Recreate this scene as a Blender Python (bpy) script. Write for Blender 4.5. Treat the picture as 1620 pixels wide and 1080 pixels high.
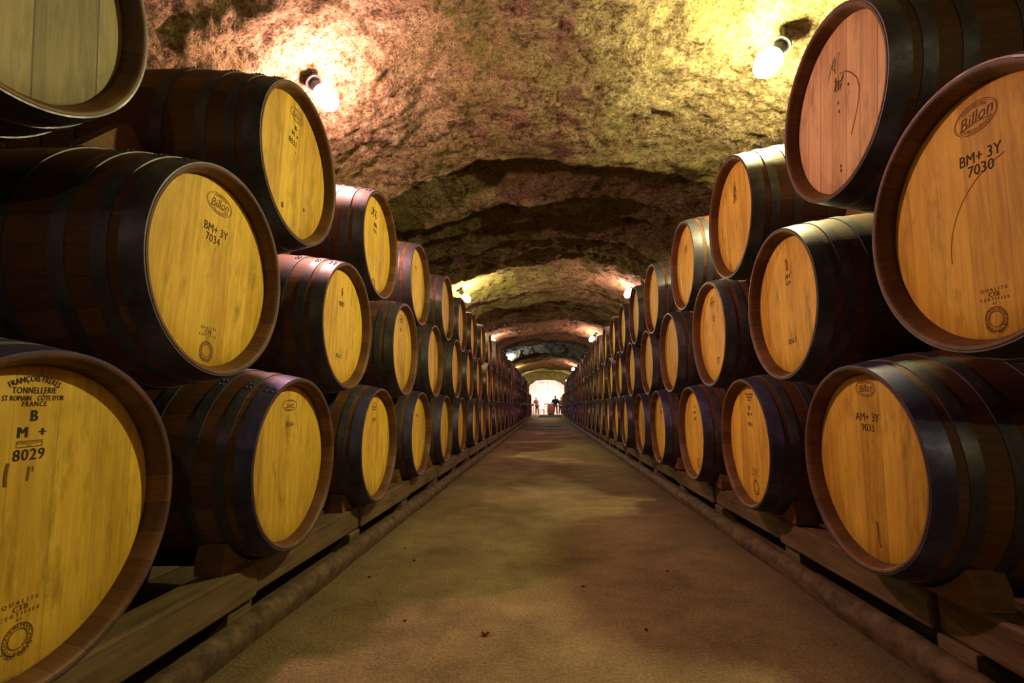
import bpy, bmesh, math, random
from mathutils import Vector, Matrix, noise
PI = math.pi
random.seed(7)
sc = bpy.context.scene
C = sc.collection
for o in list(bpy.data.objects):
    bpy.data.objects.remove(o)

# ------------------------------------------------------------ camera, exposure, world
EYE = .70
def cam_axes(yaw, pitch, roll):
    cy, sy, cp, sp = math.cos(yaw), math.sin(yaw), math.cos(pitch), math.sin(pitch)
    w = Vector((-sy*cp, cy*cp, sp)); r = Vector((cy, sy, 0)); u = r.cross(w)
    cr, sr = math.cos(roll), math.sin(roll)
    return cr*r+sr*u, -sr*r+cr*u, w
cd = bpy.data.cameras.new('camera'); cam = bpy.data.objects.new('camera', cd); C.objects.link(cam)
r_, u_, w_ = cam_axes(math.radians(3.86686), math.radians(7.36159), math.radians(-.43339))
M3 = Matrix((r_, u_, -w_)).transposed()
cam.matrix_world = Matrix.Translation((0, 0, EYE)) @ M3.to_4x4()
cd.sensor_width = 36; cd.lens = 36*800.47/1620; cd.clip_start = .02; cd.clip_end = 200
sc.camera = cam
sc.view_settings.view_transform = 'Standard'; sc.view_settings.look = 'None'
sc.view_settings.exposure = 0.75; sc.view_settings.gamma = 1; sc.view_settings.use_curve_mapping = False
wd = bpy.data.worlds.new('cave_world'); sc.world = wd; wd.use_nodes = True
wd.node_tree.nodes['Background'].inputs[0].default_value = (.9, .7, .5, 1)
wd.node_tree.nodes['Background'].inputs[1].default_value = .0
sc.cycles.max_bounces = 6; sc.cycles.diffuse_bounces = 2; sc.cycles.glossy_bounces = 3
sc.cycles.sample_clamp_indirect = 3.0
sc.cycles.use_denoising = True

PINK = (1.0, .46, .38); YEL = (1.0, .84, .34); WHITE = (.62, .75, 1.0); ORANGE = (1.0, .60, .22)
#        x, y, z, colour, watts
LAMPS = [(-1.26, 2.65, 2.50, PINK, 72), (1.20, 2.54, 2.50, YEL, 88),
         (-1.31, 8.1, 2.50, YEL, 70), (1.34, 8.0, 2.50, PINK, 58),
         (-1.45, 13.6, 2.50, PINK, 50), (1.24, 13.5, 2.50, PINK, 46),
         (-1.38, 18.9, 2.50, WHITE, 44), (1.30, 18.9, 2.50, None, 0),
         (-1.46, 25.0, 2.46, ORANGE, 46), (1.30, 24.5, 2.50, PINK, 46),
         (-1.25, 30.4, 2.22, YEL, 40), (1.22, 30.4, 2.22, YEL, 40),
         (-1.26, -2.9, 2.50, PINK, 7), (1.26, -2.9, 2.50, YEL, 20)]

# ------------------------------------------------------------ material helpers
def mat(name, rough=.7, metal=0.0, col=(.5, .5, .5)):
    m = bpy.data.materials.new(name); m.use_nodes = True
    b = m.node_tree.nodes['Principled BSDF']
    b.inputs['Roughness'].default_value = rough; b.inputs['Metallic'].default_value = metal
    b.inputs['Base Color'].default_value = (*col, 1)
    return m, m.node_tree.nodes, m.node_tree.links, b
class G:
    """small helper for node graphs"""
    def __init__(s, m): s.n = m.node_tree.nodes; s.l = m.node_tree.links
    def put(s, i, v):
        if isinstance(v, bpy.types.NodeSocket): s.l.new(v, i)
        else: i.default_value = v
    def math(s, op, a, b=0.0, c=None):
        n = s.n.new('ShaderNodeMath'); n.operation = op; s.put(n.inputs[0], a); s.put(n.inputs[1], b)
        if c is not None: s.put(n.inputs[2], c)
        return n.outputs[0]
    def coord(s, kind='Object'): return s.n.new('ShaderNodeTexCoord').outputs[kind]
    def sep(s, v): n = s.n.new('ShaderNodeSeparateXYZ'); s.l.new(v, n.inputs[0]); return n.outputs
    def comb(s, x, y, z):
        n = s.n.new('ShaderNodeCombineXYZ')
        for i, v in enumerate((x, y, z)): s.put(n.inputs[i], v)
        return n.outputs[0]
    def noise(s, vec, scale, detail=4, rough=.55, out=0):
        n = s.n.new('ShaderNodeTexNoise'); s.l.new(vec, n.inputs['Vector'])
        n.inputs['Scale'].default_value = scale; n.inputs['Detail'].default_value = detail; n.inputs['Roughness'].default_value = rough
        return n.outputs[out]
    def white(s, vec):
        n = s.n.new('ShaderNodeTexWhiteNoise'); n.noise_dimensions = '3D'; s.l.new(vec, n.inputs[0]); return n.outputs[0]
    def voro(s, vec, scale, feat='F1'):
        n = s.n.new('ShaderNodeTexVoronoi'); n.feature = feat; s.l.new(vec, n.inputs['Vector']); n.inputs['Scale'].default_value = scale
        return n.outputs[0]
    def ramp(s, f, stops):
        n = s.n.new('ShaderNodeValToRGB'); s.l.new(f, n.inputs[0]); e = n.color_ramp.elements
        while len(e) < len(stops): e.new(.5)
        for k, (p, c) in zip(e, stops): k.position = p; k.color = (*c, 1) if len(c) == 3 else c
        return n.outputs[0]
    def mix(s, f, a, b, mode='MIX'):
        n = s.n.new('ShaderNodeMix'); n.data_type = 'RGBA'; n.blend_type = mode
        s.put(n.inputs[0], f)
        for i, v in ((6, a), (7, b)): s.put(n.inputs[i], v if isinstance(v, bpy.types.NodeSocket) else (*v, 1))
        return n.outputs[2]
    def bump(s, h, strength=.5, dist=.01, prev=None):
        n = s.n.new('ShaderNodeBump'); s.l.new(h, n.inputs['Height'])
        n.inputs['Strength'].default_value = strength; n.inputs['Distance'].default_value = dist
        if prev: s.l.new(prev, n.inputs['Normal'])
        return n.outputs[0]
    def rand(s): return s.n.new('ShaderNodeObjectInfo').outputs['Random']

def head_material(name, light, dark, seam=.35, width=.085, grey=0.0):
    m, n, l, b = mat(name, .62)
    g = G(m); co = g.coord(); x, y, z = g.sep(co); rn = g.rand()
    off = g.math('MULTIPLY', rn, 7.3)
    wob = g.math('MULTIPLY', g.noise(g.comb(off, g.math('MULTIPLY', y, 9.0), 0.0), 1.0, 1), .7)
    pu = g.math('ADD', g.math('ADD', g.math('DIVIDE', y, width), off), wob)
    pid = g.math('FLOOR', pu); fr = g.math('FRACT', pu)
    tone = g.white(g.comb(pid, off, 1.0))
    gv = g.comb(off, g.math('MULTIPLY', y, 34.0), g.math('ADD', g.math('MULTIPLY', z, 2.6), g.math('MULTIPLY', pid, 3.7)))
    grain = g.noise(gv, 1.6, 6, .65)
    fine = g.noise(g.comb(off, g.math('MULTIPLY', y, 160.0), g.math('MULTIPLY', z, 9.0)), 1.2, 3, .6)
    blot = g.noise(g.comb(off, g.math('MULTIPLY', y, 5.0), g.math('MULTIPLY', z, 2.6)), 1.5, 4, .6)
    f = g.math('ADD', g.math('MULTIPLY', grain, .62), g.math('ADD', g.math('MULTIPLY', tone, .22), g.math('MULTIPLY', fine, .26)))
    f = g.math('ADD', f, g.math('MULTIPLY', g.math('SUBTRACT', blot, .5), .5))
    col = g.ramp(f, [(.30, dark), (.56, tuple(.4*a+.6*c for a, c in zip(dark, light))), (.78, light)])
    d = g.math('MINIMUM', fr, g.math('SUBTRACT', 1.0, fr))
    sm = g.math('SUBTRACT', 1.0, g.math('SMOOTHSTEP', d, 0.0, .035)) if False else g.math('LESS_THAN', d, .018)
    col = g.mix(g.math('MULTIPLY', sm, seam), col, tuple(v*.25 for v in dark))
    # spilt-wine and damp blotches
    st = g.noise(g.comb(g.math('MULTIPLY', off, 3.1), g.math('MULTIPLY', y, 16.0), g.math('MULTIPLY', z, 5.0)), 1.0, 5, .7)
    col = g.mix(g.ramp(st, [(.53, (0, 0, 0)), (.72, (.7, .7, .7))]), col, tuple(v*.5 for v in dark))
    if grey: col = g.mix(grey, col, (.33, .33, .24))
    hv = g.n.new('ShaderNodeHueSaturation'); g.put(hv.inputs['Color'], col)
    g.put(hv.inputs['Value'], g.math('ADD', .90, g.math('MULTIPLY', rn, .2)))
    l.new(hv.outputs[0], b.inputs['Base Color'])
    l.new(g.bump(g.math('ADD', g.math('MULTIPLY', fine, .5), g.math('MULTIPLY', sm, -2.0)), .25, .002), b.inputs['Normal'])
    return m
HEAD = head_material('pale_oak_head', (.98, .68, .085), (.48, .26, .025), .18)
HEAD_OLD = head_material('weathered_oak_head', (.50, .42, .22), (.10, .08, .035), 1.0, .15, .25)
HEAD_RAW = head_material('planked_oak_head', (.92, .66, .36), (.55, .32, .15), .8, .075)

def stave_material():
    m, n, l, b = mat('stained_oak_staves', .55)
    g = G(m); x, y, z = g.sep(g.coord()); rn = g.rand()
    off = g.math('MULTIPLY', rn, 9.1)
    a = g.math('MULTIPLY', g.math('ARCTAN2', y, z), 28/(2*PI))
    pid = g.math('FLOOR', g.math('ADD', a, 100.5)); fr = g.math('FRACT', g.math('ADD', a, 100.5))
    tone = g.white(g.comb(pid, off, 0.0))
    grain = g.noise(g.comb(g.math('MULTIPLY', x, 4.0), g.math('MULTIPLY', a, 5.0), off), 1.7, 5, .65)
    blot = g.noise(g.comb(g.math('MULTIPLY', x, 3.0), g.math('MULTIPLY', a, .35), off), 2.0, 3)
    f = g.math('ADD', g.math('ADD', g.math('MULTIPLY', grain, .5), g.math('MULTIPLY', tone, .25)), g.math('MULTIPLY', blot, .3))
    col = g.ramp(f, [(.25, (.045, .018, .007)), (.55, (.13, .055, .021)), (.85, (.26, .125, .045))])
    d = g.math('MINIMUM', fr, g.math('SUBTRACT', 1.0, fr))
    sm = g.math('LESS_THAN', d, .03)
    col = g.mix(g.math('MULTIPLY', sm, .35), col, (.02, .010, .005))
    l.new(col, b.inputs['Base Color'])
    l.new(g.bump(g.math('ADD', g.math('MULTIPLY', grain, .5), g.math('MULTIPLY', sm, -1.0)), .35, .003), b.inputs['Normal'])
    return m
STAVE = stave_material()
def hoop_material():
    m, n, l, b = mat('galvanised_hoop', .42, .6)
    g = G(m); co = g.coord(); x, y, z = g.sep(co); rn = g.rand()
    v = g.noise(co, 9.0, 5, .7)
    col = g.ramp(v, [(.3, (.06, .06, .085)), (.55, (.13, .135, .18)), (.75, (.22, .22, .27))])
    rust = g.noise(g.comb(g.math('MULTIPLY', x, 6.0), y, g.math('ADD', z, rn)), 5.0, 6, .75)
    col = g.mix(g.ramp(rust, [(.58, (0, 0, 0)), (.75, (.6, .6, .6))]), col, (.13, .07, .035))
    l.new(col, b.inputs['Base Color'])
    l.new(g.ramp(v, [(.3, (.55, .55, .55)), (.7, (.34, .34, .34))]), b.inputs['Roughness'])
    l.new(g.bump(g.noise(co, 60.0, 3), .12, .002), b.inputs['Normal'])
    return m
HOOP = hoop_material()
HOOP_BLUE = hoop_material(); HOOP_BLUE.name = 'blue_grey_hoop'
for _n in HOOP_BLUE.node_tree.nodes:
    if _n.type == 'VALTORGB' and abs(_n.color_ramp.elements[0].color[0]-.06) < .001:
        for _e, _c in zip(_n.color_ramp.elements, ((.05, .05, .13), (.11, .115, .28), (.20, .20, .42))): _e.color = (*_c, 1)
INK, *_ = mat('stencil_ink', .8, 0, (.035, .018, .006))
BURN, *_ = mat('burnt_brand', .8, 0, (.20, .09, .022))
FAINT, *_ = mat('faint_wine_ring', .8, 0, (.42, .22, .06))
RED, *_ = mat('red_crayon', .8, 0, (.42, .05, .02))

def timber_material(name, a, c, rough=.75):
    m, n, l, b = mat(name, rough)
    g = G(m); co = g.coord('Object'); x, y, z = g.sep(co); rn = g.rand()
    gr = g.noise(g.comb(g.math('MULTIPLY', x, 22.0), g.math('ADD', g.math('MULTIPLY', y, 2.2), g.math('MULTIPLY', rn, 40.0)), g.math('MULTIPLY', z, 30.0)), 1.2, 6, .65)
    bl = g.noise(co, 3.0, 4)
    col = g.ramp(g.math('ADD', g.math('MULTIPLY', gr, .7), g.math('MULTIPLY', bl, .3)), [(.32, a), (.68, c)])
    l.new(col, b.inputs['Base Color']); l.new(g.bump(gr, .5, .004), b.inputs['Normal'])
    return m
TIMBER = timber_material('weathered_timber', (.05, .034, .018), (.24, .17, .085))
WEDGE = timber_material('wedge_wood', (.08, .035, .015), (.26, .13, .055))
def rock_material():
    m, n, l, b = mat('sprayed_rock', .95)
    g = G(m); co = g.coord('Object')
    big = g.noise(co, 1.1, 4, .6); mid = g.noise(co, 6.0, 6, .7); small = g.noise(co, 30.0, 6, .8)
    pits = g.voro(co, 42.0); pits2 = g.voro(co, 13.0)
    f = g.math('ADD', g.math('MULTIPLY', mid, .45), g.math('MULTIPLY', small, .55))
    base = g.ramp(f, [(.40, (.05, .034, .016)), (.47, (.24, .18, .10)), (.55, (.50, .40, .25)), (.66, (.75, .64, .46))])
    moss = g.ramp(g.math('ADD', g.math('MULTIPLY', big, .55), g.math('MULTIPLY', mid, .45)), [(.46, (0, 0, 0)), (.60, (.8, .8, .8))])
    col = g.mix(moss, base, g.mix(small, (.06, .06, .012), (.36, .33, .09)))
    pm = g.ramp(pits, [(.12, (.7, .7, .7)), (.36, (0, 0, 0))])
    pm = g.math('MULTIPLY', pm, g.ramp(mid, [(.36, (0, 0, 0)), (.52, (1, 1, 1))]))
    col = g.mix(pm, col, (.05, .033, .016))
    l.new(col, b.inputs['Base Color'])
    b1 = g.bump(mid, 1.0, .11)
    b2 = g.bump(g.math('ADD', small, g.math('MULTIPLY', pits, .5)), 1.0, .05, b1)
    b3 = g.bump(g.noise(co, 80.0, 3, .7), 1.0, .016, b2)
    l.new(b3, b.inputs['Normal'])
    b.inputs['Specular IOR Level'].default_value = .15
    return m
ROCK = rock_material()
def floor_material():
    m, n, l, b = mat('worn_concrete', .8)
    g = G(m); co = g.coord('Object')
    big = g.noise(co, .9, 5, .6); mid = g.noise(co, 5.0, 6, .7); fine = g.noise(co, 95.0, 4, .75)
    f = g.math('ADD', g.math('MULTIPLY', big, .35), g.math('ADD', g.math('MULTIPLY', mid, .25), g.math('MULTIPLY', fine, .40)))
    col = g.ramp(f, [(.38, (.08, .06, .03)), (.5, (.24, .185, .10)), (.62, (.42, .335, .19))])
    x, y, z = g.sep(co)
    st = g.noise(g.comb(g.math('MULTIPLY', x, 2.2), y, 0.0), 1.4, 4, .6)
    col = g.mix(g.ramp(st, [(.56, (0, 0, 0)), (.72, (.45, .45, .45))]), col, (.10, .065, .035))
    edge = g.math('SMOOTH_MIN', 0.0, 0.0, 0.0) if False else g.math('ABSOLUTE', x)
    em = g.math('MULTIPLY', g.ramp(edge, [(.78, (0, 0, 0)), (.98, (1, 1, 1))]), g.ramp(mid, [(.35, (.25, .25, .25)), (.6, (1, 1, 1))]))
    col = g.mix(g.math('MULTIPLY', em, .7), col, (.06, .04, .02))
    l.new(col, b.inputs['Base Color'])
    b1 = g.bump(mid, .25, .02)
    l.new(g.bump(fine, .9, .010, b1), b.inputs['Normal'])
    b.inputs['Specular IOR Level'].default_value = .3
    return m
FLOOR = floor_material()
def kerb_material():
    m, n, l, b = mat('stained_kerb', .8)
    g = G(m); co = g.coord('Object'); x, y, z = g.sep(co)
    v = g.noise(co, 14.0, 6, .7); s = g.noise(g.comb(g.math('MULTIPLY', x, 4.0), g.math('MULTIPLY', y, 22.0), g.math('MULTIPLY', z, 4.0)), 1.0, 5, .7)
    col = g.ramp(v, [(.35, (.035, .022, .012)), (.62, (.15, .10, .055))])
    col = g.mix(g.ramp(s, [(.54, (0, 0, 0)), (.68, (.8, .8, .8))]), col, (.04, .025, .012))
    l.new(col, b.inputs['Base Color']); l.new(g.bump(v, .6, .01), b.inputs['Normal'])
    return m
KERB = kerb_material()
DARKMETAL, *_ = mat('dark_lamp_metal', .5, .6, (.05, .05, .055))

# ------------------------------------------------------------ object helpers
def link(o, parent=None):
    C.objects.link(o)
    if parent: o.parent = parent
    return o
def mesh_obj(name, bm, m, parent=None, smooth=False):
    me = bpy.data.meshes.new(name)
    bmesh.ops.recalc_face_normals(bm, faces=bm.faces[:]) if not getattr(bm, 'keep', False) else None
    bm.to_mesh(me); bm.free()
    for x in (m if isinstance(m, (list, tuple)) else [m]): me.materials.append(x)
    if smooth:
        for p in me.polygons: p.use_smooth = True
    return link(bpy.data.objects.new(name, me), parent)
def thing(name, loc=(0, 0, 0), rot=(0, 0, 0)):
    o = bpy.data.objects.new(name, None); o.empty_display_size = .05
    o.location = loc; o.rotation_euler = rot; C.objects.link(o); return o
def tag(o, label, cat, group=None):
    o['label'] = label; o['category'] = cat
    if group: o['group'] = group
    return o
def struct(o): o['kind'] = 'structure'; return o
def box(bm, x0, x1, y0, y1, z0, z1, bev=0.0):
    vs = [bm.verts.new((x, y, z)) for x in (x0, x1) for y in (y0, y1) for z in (z0, z1)]
    fs = [(0, 1, 3, 2), (4, 6, 7, 5), (0, 4, 5, 1), (2, 3, 7, 6), (0, 2, 6, 4), (1, 5, 7, 3)]
    F = [bm.faces.new([vs[i] for i in f]) for f in fs]
    if bev:
        es = list({e for f in F for e in f.edges})
        bmesh.ops.bevel(bm, geom=es, offset=bev, segments=2, affect='EDGES', profile=.5)
def tube(bm, a, b, r0, r1=None, n=12):
    a, b = Vector(a), Vector(b); r1 = r0 if r1 is None else r1
    d = (b-a).normalized(); q = d.to_track_quat('Z', 'Y').to_matrix()
    A = [bm.verts.new(a+q@Vector((r0*math.cos(t), r0*math.sin(t), 0))) for t in [2*PI*i/n for i in range(n)]]
    B = [bm.verts.new(b+q@Vector((r1*math.cos(t), r1*math.sin(t), 0))) for t in [2*PI*i/n for i in range(n)]]
    for i in range(n): bm.faces.new((A[i], A[(i+1) % n], B[(i+1) % n], B[i]))
    bm.faces.new(A[::-1]); bm.faces.new(B)
def revolve(bm, prof, n=72, closed=False):
    """prof: (t along +X, radius)"""
    rings = []
    for t, r in prof:
        if r < 1e-5: rings.append([bm.verts.new((t, 0, 0))]); continue
        rings.append([bm.verts.new((t, r*math.sin(2*PI*i/n), r*math.cos(2*PI*i/n))) for i in range(n)])
    pairs = list(zip(rings, rings[1:]))
    if closed: pairs.append((rings[-1], rings[0]))
    for A, B in pairs:
        for i in range(n):
            j = (i+1) % n
            if len(A) == 1: bm.faces.new((A[0], B[i], B[j]))
            elif len(B) == 1: bm.faces.new((A[i], B[0], A[j]))
            else: bm.faces.new((A[i], B[i], B[j], A[j]))

# ------------------------------------------------------------ barrels
LEN, RB, RC = .93, .353, .2965          # length, bilge radius, radius at the chime
def rad(t): return RB-(RB-RC)*abs((t-LEN/2)/(LEN/2))**2
REC = .042                              # how deep the head sits
def staves_bm(n=72, full=True):
    bm = bmesh.new()
    prof = [(REC+.012, .262), (REC+.002, .2735), (REC-.004, .2745), (.012, RC-.017), (.002, RC-.011), (0, RC-.007), (.0, RC-.002), (.003, rad(.003))]
    k = 22 if full else 10
    prof += [(LEN*i/k, rad(LEN*i/k)) for i in range(1, k)]
    prof += [(LEN, RC), (LEN, RC-.02), (LEN-REC, RC-.022), (LEN-REC, 0)]
    revolve(bm, prof, n); return bm
def head_bm(n=72):
    bm = bmesh.new()
    revolve(bm, [(REC+.02, .270), (REC+.003, .2725), (REC, .268), (REC, .2), (REC, .1), (REC, 0)], n); return bm
def hoop_bm(t0, t1, n=72, lift=.0032):
    bm = bmesh.new()
    k = 4; ts = [t0+(t1-t0)*i/k for i in range(k+1)]
    out = [(t, rad(t)+lift) for t in ts]
    revolve(bm, [(t0, rad(t0)-.002)]+out+[(t1, rad(t1)-.002)], n, True)
    if n > 40:      # riveted lap of the band
        a = .55
        for s in (-.35, .35):
            tm = (t0+t1)/2+s*(t1-t0)*.5; R = rad(tm)+lift
            for da in (0, .07):
                p = Vector((tm, R*math.sin(a+da), R*math.cos(a+da))); q = p+Vector((0, math.sin(a), math.cos(a)))*.004
                tube(bm, p, q, .0055, .003, 8)
    return bm
HOOPS = [('chime_hoop', .0015, .055), ('quarter_hoop', .078, .112), ('quarter_hoop', .166, .202), ('bilge_hoop', .300, .338)]
RHOOPS = [('bilge_hoop', LEN-.338, LEN-.300), ('quarter_hoop', LEN-.202, LEN-.166), ('chime_hoop', LEN-.055, LEN-.0015)]
MESH = {}
def shared(key, fn, m):
    if key not in MESH:
        bm = fn(); bmesh.ops.recalc_face_normals(bm, faces=bm.faces[:])
        me = bpy.data.meshes.new(key); bm.to_mesh(me); bm.free(); me.materials.append(m)
        for p in me.polygons: p.use_smooth = True
        try: me.set_sharp_from_angle(angle=math.radians(35))
        except Exception: pass
        MESH[key] = me
    return MESH[key]
def part(name, me, parent):
    o = bpy.data.objects.new(name, me); C.objects.link(o); o.parent = parent; return o

def make_proto(kind):
    """kind: near, mid, far"""
    n = {'near': 96, 'mid': 56, 'far': 36}[kind]
    root = thing('wine_barrel')
    part('staves', shared('staves_'+kind, lambda: staves_bm(n, kind != 'far'), STAVE), root)
    part('barrel_head', shared('barrel_head_'+kind, lambda: head_bm(n), HEAD), root)
    hs = HOOPS + (RHOOPS if kind == 'near' else [])
    if kind == 'far': hs = HOOPS[:3]
    for i, (nm, a, b) in enumerate(hs):
        part(nm, shared('%s_%s_%d' % (nm, kind, i), lambda: hoop_bm(a, b, n), HOOP), root)
    return root
PROTO = {}
def barrel(kind, side, x, y, z, tilt=0.0):
    if kind not in PROTO:
        root = PROTO[kind] = make_proto(kind)
        kids = [c for c in C.objects if c.parent == root]; root['n'] = 1; PROTO[kind+'_k'] = kids; del root['n']
    else:
        root = PROTO[kind].copy(); C.objects.link(root)
        kids = []
        for ch in PROTO[kind+'_k']:
            c = ch.copy(); C.objects.link(c); c.parent = root; kids.append(c)
    sx = -1 if side == 'L' else 1
    root.location = (sx*x, y, z+EYE)
    root.rotation_euler = (tilt, 0, PI if side == 'L' else 0)
    return root, kids
def head_of(kids): return next(k for k in kids if k.name.startswith('barrel_head'))

NEAR = {  # side, tier, index: y, z (from the eye), distance of the front from the aisle middle
('L', 'a', 0): (.886, -.190, .896), ('L', 'a', 1): (1.816, -.190, .897), ('L', 'a', 2): (2.739, -.195, .900),
('L', 'b', 0): (1.365, .393, .918), ('L', 'b', 1): (2.333, .390, .933), ('L', 'b', 2): (3.266, .382, .918),
('L', 'c', 0): (.792, .875, .975), ('L', 'c', 1): (1.787, .922, .918), ('L', 'c', 2): (2.721, .913, .916), ('L', 'c', 3): (3.652, .911, .924),
('R', 'a', 0): (1.625, -.182, .923), ('R', 'a', 1): (2.516, -.177, .925), ('R', 'a', 2): (3.441, -.177, .931),
('R', 'b', 0): (1.112, .406, .898), ('R', 'b', 1): (2.066, .400, .932), ('R', 'b', 2): (2.962, .407, .929),
('R', 'c', 0): (1.618, .964, .933), ('R', 'c', 1): (2.519, .934, .924), ('R', 'c', 2): (3.429, .945, .929), ('R', 'c', 3): (4.368, .915, .910)}
TIER = {'a': 'bottom', 'b': 'middle', 'c': 'top'}
SIDE = {'L': 'on the yellow-lit side', 'R': 'on the orange-lit side'}
ORD = 'first second third fourth fifth sixth seventh eighth ninth tenth eleventh twelfth thirteenth fourteenth fifteenth sixteenth'.split()
Y0 = {('L', 'a'): .886, ('L', 'b'): 1.365, ('L', 'c'): .845, ('R', 'a'): 1.625, ('R', 'b'): 1.155, ('R', 'c'): 1.625}
PITCH = {'L': .944, 'R': .914}
LABEL = {
('L', 'a', 0): 'huge-looking pale oak barrel head stencilled 8029, lying on the rail',
('L', 'b', 0): 'oak barrel with yellow head stamped 7034 beneath a script oval',
('L', 'c', 0): 'grey-green weathered barrel head with dark plank seams, top tier above 8029',
('L', 'a', 1): 'bottom-tier oak barrel stamped 8104 beside the big 8029 barrel',
('L', 'c', 1): 'top-tier barrel with bright yellow head directly above the one stamped 7034',
('L', 'b', 1): 'middle-tier barrel with a red crayon mark on its yellow head, behind 7034',
('L', 'c', 2): 'top-tier barrel with large handwritten loops down its yellow head',
('R', 'a', 0): 'bottom-tier barrel stamped 9033 with a wide blue-grey chime hoop',
('R', 'b', 0): 'large barrel stamped 7030, cut off by the edge of the picture',
('R', 'c', 0): 'top-tier barrel with tilted head planks and black scribbles, above 7030',
('R', 'b', 1): 'middle-tier barrel with orange head and red crayon mark beside 7030',
('R', 'a', 1): 'bottom-tier barrel with a column of stencil letters beside the one stamped 9033',
}
placed = {}
def clean_y(side, tier, i):
    return Y0[(side, tier)]+PITCH[side]*i
n_by = {}
for side in 'LR':
    for tier in 'abc':
        last = 26.6 if tier == 'c' else (31.5 if tier == 'b' else 32.0)
        i = 0
        while True:
            key = (side, tier, i)
            rnd = random.Random('%s%s%d' % key)
            if key in NEAR: y, z, x = NEAR[key]
            else:
                y = clean_y(side, tier, i)
                z = {'La': -.190, 'Lb': .388, 'Lc': .917, 'Ra': -.178, 'Rb': .404, 'Rc': .938}[side+tier]+rnd.uniform(-.004, .004); x = .922+rnd.uniform(-.014, .014)
            if y > last: break
            kind = 'near' if i < 4 else ('mid' if i < 12 else 'far')
            tilt = math.radians(9) if key == ('R', 'c', 0) else (math.radians(-4) if key == ('L', 'c', 0) else rnd.uniform(-.06, .06))
            root, kids = barrel(kind, side, x, y, z, tilt)
            placed[key] = (root, kids, x, y, z)
            for c_ in kids:
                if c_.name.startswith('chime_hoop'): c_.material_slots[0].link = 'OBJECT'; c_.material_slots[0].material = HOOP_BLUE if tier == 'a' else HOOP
            if key in LABEL: tag(root, LABEL[key], 'barrel', 'stacked wine barrels %s, %s tier' % (SIDE[side], TIER[tier]))
            elif i < 16:
                tag(root, 'oak barrel in the %s tier, %s from the near end, %s' % (TIER[tier], ORD[i], SIDE[side]), 'barrel',
                    'stacked wine barrels %s, %s tier' % (SIDE[side], TIER[tier]))
            else:
                tag(root, 'far oak barrel in the %s tier beyond the sixteenth %s' % (TIER[tier], SIDE[side]), 'barrel',
                    'distant wine barrels %s, %s tier' % (SIDE[side], TIER[tier]))
            i += 1
for key, m in ((('L', 'c', 0), HEAD_OLD), (('R', 'c', 0), HEAD_RAW)):
    h = head_of(placed[key][1]); h.data = h.data.copy(); h.data.materials[0] = m

# ------------------------------------------------------------ stencils, stamps and scribbles on the heads
def text_bm(bm, s, size, u, v, arc=None, shear=0.0, bold=0.0, sp=1.0, sx=1.0, rot=0.0):
    """lettering in the head's plane; u to the reader's right, v up. arc: radius (+ reads over the top, - along the bottom)"""
    cu = bpy.data.curves.new('lettering', 'FONT'); cu.body = s; cu.size = size; cu.align_x = 'CENTER'; cu.align_y = 'CENTER'
    cu.shear = shear; cu.space_character = sp; cu.resolution_u = 2
    ob = bpy.data.objects.new('lettering', cu); C.objects.link(ob)
    bpy.context.view_layer.update()
    me = bpy.data.meshes.new_from_object(ob.evaluated_get(bpy.context.evaluated_depsgraph_get()))
    bpy.data.objects.remove(ob); bpy.data.curves.remove(cu)
    vs = []
    shifts = [0.0] if bold < .012 else ([-.012, .012] if bold < .03 else [-.04, -.013, .013, .04])
    for q, w in [(q, w) for q in shifts for w in me.vertices]:
        x, y = w.co.x*sx+q*size, w.co.y
        if arc and arc > 0: a = x/arc; x, y = (arc+y)*math.sin(a), (arc+y)*math.cos(a)
        elif arc: R = -arc; a = x/R; x, y = (R-y)*math.sin(a), -(R-y)*math.cos(a)
        if rot: x, y = x*math.cos(rot)-y*math.sin(rot), x*math.sin(rot)+y*math.cos(rot)
        vs.append(bm.verts.new((REC-.0007, -(u+x), v+y)))
    nv = len(me.vertices)
    for q in range(len(shifts)):
        for p in me.polygons:
            try: bm.faces.new([vs[i+q*nv] for i in p.vertices])
            except ValueError: pass
    for w in vs: w.co.x -= .00002*random.random()
    bpy.data.meshes.remove(me)
def ring_bm(bm, u, v, a, b, w, n=48, t0=0, t1=2*PI):
    P = []
    for i in range(n+1):
        t = t0+(t1-t0)*i/n
        P.append((bm.verts.new((REC-.0007, -(u+a*math.cos(t)), v+b*math.sin(t))), bm.verts.new((REC-.0007, -(u+(a-w)*math.cos(t)), v+(b-w)*math.sin(t)))))
    for A, B in zip(P, P[1:]): bm.faces.new((A[0], B[0], B[1], A[1]))
def stroke_bm(bm, pts, w):
    """a drawn line through (u, v) points"""
    P = []
    for i, p in enumerate(pts):
        a = Vector(pts[max(i-1, 0)]); b = Vector(pts[min(i+1, len(pts)-1)]); d = (b-a)
        d = d.normalized() if d.length else Vector((1, 0)); nx, ny = -d.y*w/2, d.x*w/2
        P.append((bm.verts.new((REC-.0007, -(p[0]+nx), p[1]+ny)), bm.verts.new((REC-.0007, -(p[0]-nx), p[1]-ny))))
    for A, B in zip(P, P[1:]): bm.faces.new((A[0], B[0], B[1], A[1]))
def mark(key, name, fn, m=INK):
    bm = bmesh.new(); fn(bm)
    o = mesh_obj(name, bm, m, head_of(placed[key][1])); return o
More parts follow.
